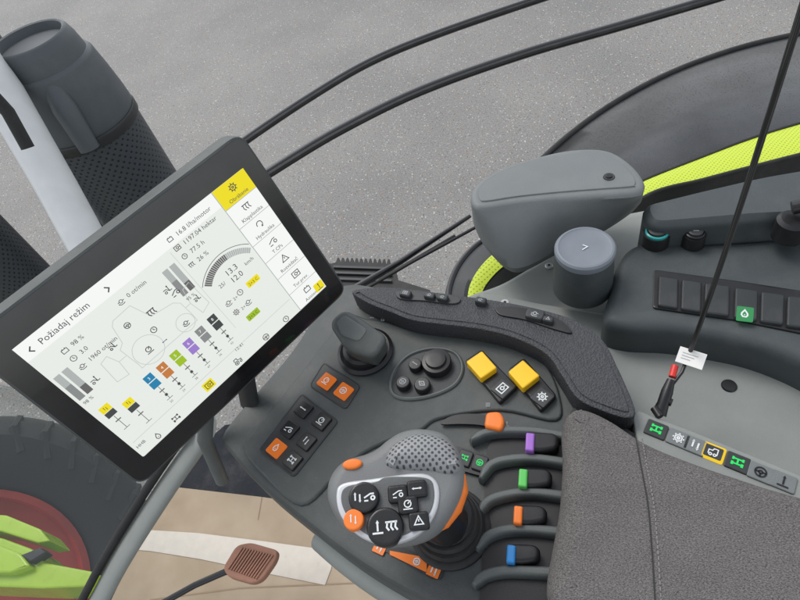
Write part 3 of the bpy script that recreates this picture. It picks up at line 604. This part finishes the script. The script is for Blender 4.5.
# ------------------------------------------------------------ armrest pad
ar=thing('armrest',P(680,520,.02),'grey heathered fabric armrest cushion with a stitched seam','armrest')
ao=[(566,410),(576,403),(592,405),(615,416),(650,438),(700,458),(760,478),(850,510),(880,580),(860,690),(640,690),(575,625),(550,598),(547,575),(553,540),(560,500),(563,455),(562,425)]
m=MB(); m.solid(cat([WF.px(u,v,.05) for u,v in ao],6),[(.008,.004),(.001,.012),(0,.024),(.001,.034),(.004,.042),(.008,.0475),(.013,.051),(.018,.0528),(.023,.0535)],M_FAB); m.build('cushion',ar)
m=MB(); M_SEAM=pbr('dark seam line',(.035,.034,.034),.9); M_THR=pbr('seam thread',(.20,.19,.185),.8)
sp=cat([(636,438),(641,466),(648,505),(652,550),(656,610),(662,660)],10,False); s2=[WF.px(u,v,.0539) for u,v in sp]
m.rib(s2,.0013,M_SEAM,WF,.0539)  # seam itself: thin dark ribbon on the cushion top, beside the thread
sp2=[WF.px(u+6,v,.0539) for u,v in sp]
for i in range(0,len(sp2)-1):
    A_=Vector(sp2[i]);B_=Vector(sp2[i+1]); n_=max(1,int((B_-A_).length/.0045))
    for j in range(n_):
        a0=A_.lerp(B_,(j+.15)/n_); b0=A_.lerp(B_,(j+.8)/n_); m.tube([(a0.x,a0.y,.0538),(b0.x,b0.y,.0538)],.0006,M_THR,6)
m.build('stitched_seam',ar)
m=MB(); m.solid(cat([WF.px(u,v,.003) for u,v in ao],4),[(.012,-.06),(.006,0),(.006,.006)],M_CON2); m.build('cushion_base',ar)
ss=thing('switch_strip',P(690,448,-.01),'light grey switch strip with lit green and yellow symbols','switch strip')
F=HF(640,418,800,482,.012); m=MB(); m.solid(rnd([F.px(u,v) for u,v in [(632,416),(638,410),(700,434),(812,480),(812,520),(780,510),(640,452)]],.003),rprof(-.03,0,.002,3),M_SILL,F); m.build('plate',ss)
for (u,v,ic,im) in [(656,430,15,G_LED),(678,439,0,M_WHT),(695,446,9,M_WHT),(713,453,8,G_LEDY),(737,463,15,G_LED),(760,473,20,M_BLK),(783,482,3,M_BLK)]:
    x,y=F.px(u,v); m=MB(); m.solid(rnd(rect(x,y,.0100,.0085),.002),rprof(-.001,.002,.001,2),{G_LED:M_CON2,G_LEDY:G_LEDY}.get(im,M_SHELL),F)
    if im is G_LEDY: m.solid(rnd(rect(x,y,.0078,.0063),.0015),[(0,.0018),(0,.0022)],M_CON2,F); icon(m,F,x,y,.010,M_WHT,ic,.0025)
    else: icon(m,F,x,y,.012,im,ic,.0025,.13)
    m.build('switch',ss)
# ------------------------------------------------------------ cab side trim
sd=thing('cab_side_panel',P(680,320,-.06),'grey green cab side trim with dark rocker switch panel','side panel')
so=[(425,318),(446,303),(470,292),(498,282),(520,270),(548,252),(570,232),(610,215),(660,205),(720,200),(900,190),(900,520),(700,520),(600,470),(520,380),(440,340)]
m=MB(); m.solid(cat([WF.px(u,v,-.09) for u,v in so],5),[(0,-.7),(0,-.105),(.004,-.094),(.012,-.09)],M_SILL); m.build('sill',sd)
m=MB(); m.solid(cat([WF.px(u,v,-.070) for u,v in [(478,294),(500,294),(540,302),(590,310),(640,318),(715,330),(780,350),(900,400),(900,520),(740,480),(640,430),(560,380),(500,320)]],5),rprof(-.092,-.070,.006,4),M_SILL); m.build('lower_ledge',sd)
m=MB(); po=[(604,318),(610,288),(617,262),(632,244),(660,238),(700,241),(760,238),(880,228),(880,405),(835,378),(795,358),(755,344),(715,336),(670,330),(628,328)]
m.solid(cat([WF.px(u,v,-.02) for u,v in po],5),[(0,-.085),(0,-.035),(.002,-.027),(.007,-.0215),(.014,-.02)],M_SIDE); m.build('switch_panel',sd,label='dark slate switch panel')
m=MB(); m.solid(rnd([WF.px(u,v,.02) for u,v in [(640,203),(700,188),(760,174),(900,150),(900,212),(760,217),(700,222),(650,226)]],.02),[(0,-.09),(0,.008),(.003,.015),(.008,.02)],M_SIDE); m.build('window_ledge',sd)
RF=HF(655,290,790,312,-.018)
m=MB(); m.solid(rnd([RF.px(u,v) for u,v in [(654,270),(735,281),(860,300),(860,345),(735,320),(653,308)]],.004),[(0,-.004),(0,.0005),(.001,.001)],M_BLK,RF); m.build('switch_bezel',sd)
for (u0,u1,ic) in [(658,678,None),(681,701,None),(704,729,None),(734,757,8),(760,783,None),(786,812,None),(815,840,None)]:
    uc=(u0+u1)/2; vt=272+(uc-655)*.155; m=MB()
    q=[RF.px(u0,vt+4),RF.px(u1,vt+7),RF.px(u1-1,vt+37),RF.px(u0-1,vt+34)]
    m.solid(rnd(q,.003),rprof(0,.006,.0025,3),M_CON2,RF)
    if ic is not None:
        m.solid(rnd([RF.px(u0+3,vt+20,.006),RF.px(u1-3,vt+22,.006),RF.px(u1-4,vt+36,.006),RF.px(u0+2,vt+34,.006)],.002),[(0,.005),(0,.0064)],G_LEDG,RF)
        x,y=RF.px(uc-1,vt+28,.006); icon(m,RF,x,y,.013,M_WHT,16,.0067,.13)
    m.build('rocker_switch',sd)
for (u,v,r,mt) in [(657,232,.017,M_GOLD),(695,233,.014,M_BLK)]:
    Q=HF(u,v,u+10,v,.0); m=MB(); m.lathe([(r,-.022),(r,-.004),(r*.97,-.001),(r*.86,-.001)],M_BLK,Q,32); m.lathe([(r*.86,-.003),(r*.86,.002),(r*.74,.003),(r*.72,.0)],mt,Q,32); m.lathe([(r*.7,-.002),(r*.66,.005),(r*.5,.0065)],M_CON2,Q,32); icon(m,Q,0,0,r*.6,M_GRYP,4,.0068); m.build('round_button',sd)
for (u,v,z) in [(505,303,-.070),(549,266,-.09),(462,300,-.09)]:
    Q=HF(u,v,u+10,v,z); m=MB(); m.lathe([(.006,-.002),(.006,.001),(.005,.0022)],M_SIL,Q,20); m.lathe([(.002,.002),(.002,.0026)],M_BLK,Q,12); m.build('screw',sd)
Q=HF(729,386,740,386,-.070); m=MB(); m.lathe([(.0085,-.002),(.0085,.001),(.0075,.0022),(.004,.0024)],M_BLK,Q,24); m.build('round_plug',sd)
m=MB(); Q=HF(795,218,810,218,.03); m.lathe([(.018,-.03),(.018,-.004),(.014,0)],M_BLK,Q,28); m.tube([P(792,208,.04),P(830,200,.05)],.008,M_BLK); m.build('latch',sd)
kn=thing('round_knob',P(585,280,-.04),'blue grey round capped turning knob on a dark base','knob')
Q=HF(585,247,600,245,.035); m=MB(); m.lathe([(.038,-.075),(.0365,-.03),(.035,-.014),(.034,-.011)],M_SIDE,Q,48); m.build('knob_base',kn)
m=MB(); m.lathe([(.035,-.012),(.0365,-.009),(.0365,-.002),(.0345,.0005),(.032,.001),(.030,-.0005),(.02,-.001)],M_CAP,Q,48); m.rib([(-.004,-.004),(.003,.0),(-.002,.004)],.0012,M_WHT,Q,.0003); m.build('knob_cap',kn)
# handle cover: one tapering moulded block
hc=thing('handle_cover',P(560,200,0),'grey moulded plastic handle cover with a screw','plastic cover')
sh=[(470,196),(474,186),(486,176),(506,166),(534,157),(564,150),(594,148),(614,152),(632,164),(643,177),(645,187),(637,194),(600,197),(560,200),(520,204),(485,209),(473,206)]
low=[(473,220),(478,212),(490,205),(508,198),(534,190),(564,184),(594,180),(612,180),(628,184),(640,192),(642,199),(635,207),(604,227),(562,247),(524,266),(502,263),(483,243)]
T_=cat([WF.px(u,v,.05) for u,v in sh],6); L_=cat([WF.px(u,v,-.02) for u,v in low],6)
if area(T_)<0: T_=T_[::-1]; L_=L_[::-1]
def lerp2(t): return [(a[0]*(1-t)+b[0]*t,a[1]*(1-t)+b[1]*t) for a,b in zip(L_,T_)]
m=MB(); m.rings([inset(L_,.008),L_,lerp2(.15),lerp2(.5),lerp2(.85),inset(T_,.0005),inset(T_,.002),inset(T_,.005),inset(T_,.009)],[-.040,-.022,-.010,.016,.038,.045,.0485,.0508,.0515],M_SHELL)
m.build('shell',hc)
fi=inset(T_,.012); m=MB(); m.solid(fi,[(0,.0505),(.0006,.0532),(.0015,.0536)],M_SHELL); m.build('inset_face',hc)
Q=HF(609,177,620,177,.0536); m=MB(); m.lathe([(.0075,-.004),(.0075,.0),(.0068,.0012),(.005,.0012)],M_CON2,Q,24); m.lathe([(.0042,-.001),(.0042,.0022),(.0035,.0028)],M_BLK,Q,16); m.build('screw',hc)
# ------------------------------------------------------------ hanging cord
cd=thing('hanging_cord',P(690,352,.03),'thin black braided cord with white paper tag and plug','cord')
b0=P(690,352,.03); m=MB(); m.tube([b0+Vector((0,0,z))+Vector((.002*math.sin(z*9),0,0)) for z in [i*.02 for i in range(26)]],.0024,dots('braided sleeve',(.012,.012,.012),(.06,.06,.06),.0012,.25),10); m.tube([b0,P(682,372,.02),P(672,385,.018),P(667,398,.015)],.0018,M_BLK,8); m.build('cord',cd)
m=MB(); F=Frame(P(691,358,.03),(P(705,362,.03)-P(680,354,.03)),(P(690,345,.03)-P(690,365,.03))+Vector((0,0,.01))); m.solid(rect(0,0,.013,.0085),[(0,0),(0,.0006)],M_PAPER,F)
for q in (-.003,0,.003): m.rib([(-.009,q),(.003+q,q)],.0008,M_GRYP,F,.0009)
m.build('paper_tag',cd)
m=MB(); m.tube([P(675,366,.022),P(672,377,.02)],.0035,pbr('red sleeve',(.6,.03,.02),.4),12); m.build('red_sleeve',cd)
m=MB(); m.tube([P(671,380,.02),P(667,392,.016),P(663,404,.010),P(659,414,.004)],[.004,.006,.006,.0075],M_BLK,14); m.tube([P(660,398,.012),P(672,403,.012)],.004,M_BLK,10); m.tube([P(654,408,.012),P(660,417,.012)],.004,M_BLK,10); m.build('plug',cd)
# ------------------------------------------------------------ window frame bars
fb='black door frame bars'
for q,w in [([(215,163),(250,137),(310,97),(370,62),(440,33),(545,-3),(640,-34)],.0122),([(235,195),(278,167),(340,130),(420,91),(520,55),(620,26),(712,-1),(800,-28)],.0132)]:
    t=thing('window_frame_bar',P(*q[1],-.3),'glossy black curved door frame bar outside the cab','frame bar',fb)
    m=MB(); pts=[P(u,v,-.25) for u,v in cat(q,6,False)]; m.tube(pts,w,M_PBL,16); m.build('bar',t)
    m=MB(); m.tube([p+Vector((.007,-.017,.006)) for p in pts],w*.55,M_RUB,8); m.build('rubber_seal',t)
wp=thing('windscreen_wiper',P(420,250,-.2),'thin black wiper arm and blade beside the cab','wiper')
m=MB(); m.tube([P(352,290,-.2),P(400,262,-.2),P(470,216,-.2)],[.007,.006,.004],M_PBL,10); m.build('wiper_arm',wp)
m=MB(); m.tube([P(362,291,-.18),P(412,262,-.18),P(478,226,-.18)],.003,M_RUB,8); m.tube([P(380,280,-.19),P(455,236,-.19)],.0035,M_BLK,8); m.build('wiper_blade',wp)
st=thing('access_step',P(370,265,-.3),'black serrated metal access step outside the cab','step')
F=HF(335,258,395,262,-.35); m=MB()
sawp=[(330,264)]
for i in range(12): sawp+=[(336+i*4.6,262+i*.15),(337.5+i*4.6,257.5+i*.15),(339+i*4.6,257.5+i*.15),(340.2+i*4.6,262+i*.15)]
sawp+=[(396,270),(398,280),(430,290),(430,310),(330,310)]
m.solid([F.px(u,v) for u,v in sawp],[(0,-.012),(0,0)],M_RUB,F)
for i in range(3):
    m.solid([F.px(u,v) for u,v in [(334,267+i*6),(392,269+i*6),(392,271+i*6),(334,269+i*6)]],[(0,0),(0,.006)],M_CON2,F)
m.build('tread',st)
# ------------------------------------------------------------ rear fender
rf=thing('rear_fender',P(700,130,-.3),'wet dark rear wheel fender with a lime green mesh stripe','fender')
A=cat([(505,205),(545,158),(598,115),(660,79),(730,52),(800,35),(900,17)],6,False); Bc=cat([(530,215),(580,172),(640,133),(700,103),(760,82),(820,68),(920,48)],6,False)
Cc=cat([(560,220),(605,200),(645,180),(700,158),(750,139),(805,122),(940,85)],6,False); Dc=cat([(560,240),(600,228),(650,194),(702,180),(755,166),(810,152),(940,120)],6,False)
def loft(mb,cs,m):
    k=len(cs[0]); V=[p for c in cs for p in c]; F=[]
    for r in range(len(cs)-1):
        for i in range(k-1): F.append([r*k+i,r*k+i+1,(r+1)*k+i+1,(r+1)*k+i])
    mb.add(V,F,m)
m=MB(); ca=[P(u,v,-.42) for u,v in A]; cb_=[P(u,v,-.34) for u,v in Bc]; c3=[P(u,v,-.30) for u,v in Cc]; c4=[P(u,v,-.29) for u,v in Dc]
mid=[(a+b)/2+Vector((0,0,.012)) for a,b in zip(ca,cb_)]
mid2=[(a+b)/2+Vector((0,0,.02)) for a,b in zip(cb_,c3)]
loft(m,[[p+Vector((0,0,-.35)) for p in ca],[p+Vector((0,0,-.03)) for p in ca],ca,mid,cb_,mid2,c3],M_FEN); m.build('fender_shell',rf,ang=60,wn=False)
m=MB(); m.tube([p+Vector((0,0,.002)) for p in ca],.010,M_RUB,10); m.build('rim_bead',rf)
m=MB(); loft(m,[c3,[(a+b)/2+Vector((0,0,.006)) for a,b in zip(c3,c4)],c4],M_LIME); m.build('lime_stripe',rf,wn=False)
m=MB(); loft(m,[c4,[p+Vector((0,-.02,-.3)) for p in c4]],M_RUB); m.tube([p for p in c3],.004,M_RUB,8); m.tube([p for p in c4],.004,M_RUB,8); m.build('fender_edge',rf)
lf=thing('wheel_arch',P(475,280,-.2),'black wheel arch panel with a lime green curved edge','wheel arch')
m=MB(); ar_=[P(u,v,-.18) for u,v in cat([(448,308),(450,287),(460,264),(480,243),(510,228)],5,False)]; ai=[P(u,v,-.17) for u,v in cat([(480,308),(484,292),(494,278),(508,266),(525,258)],5,False)]
loft(m,[[p+Vector((0,0,-.05)) for p in ar_],ar_,[(a*.5+b*.5)+Vector((0,0,.012)) for a,b in zip(ar_,ai)],ai,[p+Vector((0,0,-.05)) for p in ai]],M_CON2); m.tube(ar_,.006,M_GLB,10); m.build('arch_panel',lf)
m=MB(); g1=[(a*.38+b*.62)+Vector((0,0,.0135)) for a,b in zip(ar_,ai)]; g2=[(a*.02+b*.98)+Vector((0,0,.005)) for a,b in zip(ar_,ai)]
loft(m,[g1[2:],[(a+b)/2+Vector((0,0,.003)) for a,b in zip(g1,g2)][2:],g2[2:]],M_LIME); m.build('lime_edge',lf,wn=False)
# ------------------------------------------------------------ exhaust
ex=thing('exhaust_stack',P(90,110,-.05),'dark grey exhaust stack with smooth cap and perforated guard','exhaust')
X0=P(84,118,-.05); Q=Frame((X0.x,X0.y,0),(1,0,0),(0,1,0)); m=MB()
m.lathe([(.122,-.9),(.118,-.045),(.112,-.03)],M_PERF,Q,64); m.build('perforated_guard',ex)
m=MB(); m.lathe([(.119,-.05),(.121,-.04),(.119,-.01),(.113,.04),(.106,.085),(.101,.093),(.096,.095),(.091,.125),(.084,.145),(.078,.149),(.074,.147),(.070,.13),(.03,.13)],M_EXH,Q,64)
m.lathe([(.1215,-.075),(.1235,-.07),(.1235,-.055),(.121,-.05)],M_CON2,Q,64)
m.tube([Q.p(.03,-.06,.10),Q.p(.05,-.105,.03),Q.p(.055,-.122,-.06)],[.02,.026,.022],M_EXH,16); m.build('cap',ex)
ex2=thing('air_intake_stack',P(12,60,.0),'dark grey perforated cylindrical stack with smooth collar','air intake')
X1=P(2,92,-.05); Q=Frame((X1.x,X1.y,0),(1,0,0),(0,1,0)); m=MB(); m.lathe([(.082,.03),(.085,.04),(.085,.6),(.08,.6)],M_PERF,Q,56); m.build('perforated_guard',ex2)
m=MB(); m.lathe([(.07,-.9),(.07,-.02),(.086,.0),(.088,.03),(.085,.042)],M_EXH,Q,56); m.build('collar',ex2)
m=MB(); Q=Frame(P(-5,262,-.3),(1,0,0),(0,1,0)); m.lathe([(.09,-.5),(.09,.1),(.085,.11)],M_PERF,Q,48); m.build('lower_guard',ex2)
pl=thing('cab_pillar',P(60,190,0),'light grey painted cab corner pillar with black seal','pillar')
m=MB(); m.tube([P(-60,5,.25),P(0,88,.12),P(56,185,-.02),P(116,295,-.15)],[.048,.048,.047,.046],M_PILL,24,flat=.6,up=(P(40,100,0)-P(80,100,0))); m.build('pillar_tube',pl)
m=MB(); m.tube([P(-40,60,.3),P(8,112,.22),P(28,148,.17)],.010,M_RUB,10); m.build('black_seal',pl)
# ------------------------------------------------------------ lower left
wf=thing('windscreen_corner_post',P(140,520,-.45),'grey green windscreen corner post with black seal and glass','corner post')
q=cat([(208,430),(182,465),(152,510),(122,558),(96,606),(66,660)],5,False); m=MB(); pp=[P(u,v,-.2-.42*i/len(q)) for i,(u,v) in enumerate(q)]
m.tube(pp,.025,M_SILL,20,flat=.5,up=(0,0,1)); m.build('post_trim',wf)
m=MB(); sl_=[p+(P(100,500,-.4)-P(117,500,-.4)) for p in pp]; m.tube(sl_,.008,M_RUB,10); m.build('seal',wf)
m=MB(); k=len(sl_); le=[P(-220,330+12*i,-.12-.5*i/k) for i in range(k)]; loft(m,[sl_,le],M_GLASS); m.build('glass_pane',wf,wn=False)
fw=thing('front_wheel',P(10,470,-1.6),'black front tyre on a red rim','wheel')
WC=P(-22,585,-1.25); ax=(P(40,640,-1.25)-P(-10,560,-1.25)); ax.z=.35; ax.normalize(); Xw=Vector((0,0,1)).cross(ax).normalized(); Q=Frame(WC,Xw,ax.cross(Xw))
m=MB(); m.lathe([(.28,-.22),(.42,-.24),(.52,-.22),(.56,-.12),(.565,0),(.56,.1),(.52,.17),(.44,.19),(.36,.165),(.33,.14)],M_TYRE,Q,72,caps=False)
for i in range(36):
    a=2*math.pi*i/36; c,s_=math.cos(a),math.sin(a); c1,s1=math.cos(a+.09),math.sin(a+.09)
    m.tube([Q.p(.47*c,.47*s_,.178),Q.p(.54*c1,.54*s1,.15),Q.p(.565*c1,.565*s1,.04)],.014,M_TYRE,6)
m.build('tyre',fw)
m=MB(); m.lathe([(.335,.13),(.345,.165),(.325,.178),(.31,.16),(.30,.05),(.285,-.02),(.27,-.02),(.26,-.10),(.16,-.12),(.14,-.05),(.05,-.04)],M_RED,Q,56); m.build('rim',fw)
hd=thing('lime_fender',P(40,550,-.9),'lime green angular front fender with black light','front fender')
F=HF(0,530,80,560,-.85); m=MB()
m.solid(rnd([F.px(u,v) for u,v in [(-60,511),(6,515),(40,529),(50,541),(38,543),(0,531),(-60,527)]],.006),rprof(-.09,0,.004,3),M_HOOD,F); m.build('fender_panel',hd)
m=MB(); m.solid(rnd([F.px(u,v) for u,v in [(-60,534),(0,537),(30,548),(44,562),(92,571),(86,586),(40,588),(-60,584)]],.006),rprof(-.12,-.005,.005,3),M_HOOD,F)
m.solid(rnd([F.px(u,v,.02) for u,v in [(-60,540),(-6,543),(20,553),(30,566),(10,573),(-60,572)]],.01),rprof(-.02,.02,.006,3),M_HOOD,F); m.build('lower_panel',hd)
m=MB(); m.solid(rnd([F.px(u,v,.01) for u,v in [(22,556),(42,548),(48,553),(32,563)]],.004),rprof(-.012,.018,.004,3),M_BLK,F); m.build('marker_light',hd)
# ------------------------------------------------------------ camera, light
cam=D.cameras.new('camera'); co_=D.objects.new('camera',cam); COL.objects.link(co_); scn.camera=co_
r=c2w(Vector((1,0,0))); u_=c2w(Vector((0,-1,0))); bk=c2w(Vector((0,0,-1)))
co_.matrix_world=Matrix(((r.x,u_.x,bk.x,0),(r.y,u_.y,bk.y,0),(r.z,u_.z,bk.z,H),(0,0,0,1)))
cam.sensor_width=36; cam.lens=FPX/800*36; cam.clip_start=.01; cam.clip_end=300
w=D.worlds.new('World'); scn.world=w; w.use_nodes=True; n=w.node_tree.nodes; l=w.node_tree.links
sk=n.new('ShaderNodeTexSky'); sk.sky_type='NISHITA'; sk.sun_disc=False; sk.sun_elevation=math.radians(55); sk.sun_rotation=math.radians(320)
hs=n.new('ShaderNodeHueSaturation'); hs.inputs['Saturation'].default_value=.25; hs.inputs['Value'].default_value=1.7; l.new(sk.outputs[0],hs.inputs['Color']); l.new(hs.outputs[0],n['Background'].inputs['Color']); n['Background'].inputs['Strength'].default_value=.15
sl=D.lights.new('sun','SUN'); sl.energy=1.45; sl.angle=math.radians(25); sl.color=(1,.97,.92); so_=D.objects.new('sun',sl); COL.objects.link(so_)
az=math.radians(320); el=math.radians(55); dv=Vector((math.sin(az)*math.cos(el),math.cos(az)*math.cos(el),math.sin(el))); so_.rotation_euler=dv.to_track_quat('Z','Y').to_euler()
scn.view_settings.view_transform='Standard'; scn.view_settings.look='None'; scn.view_settings.exposure=0
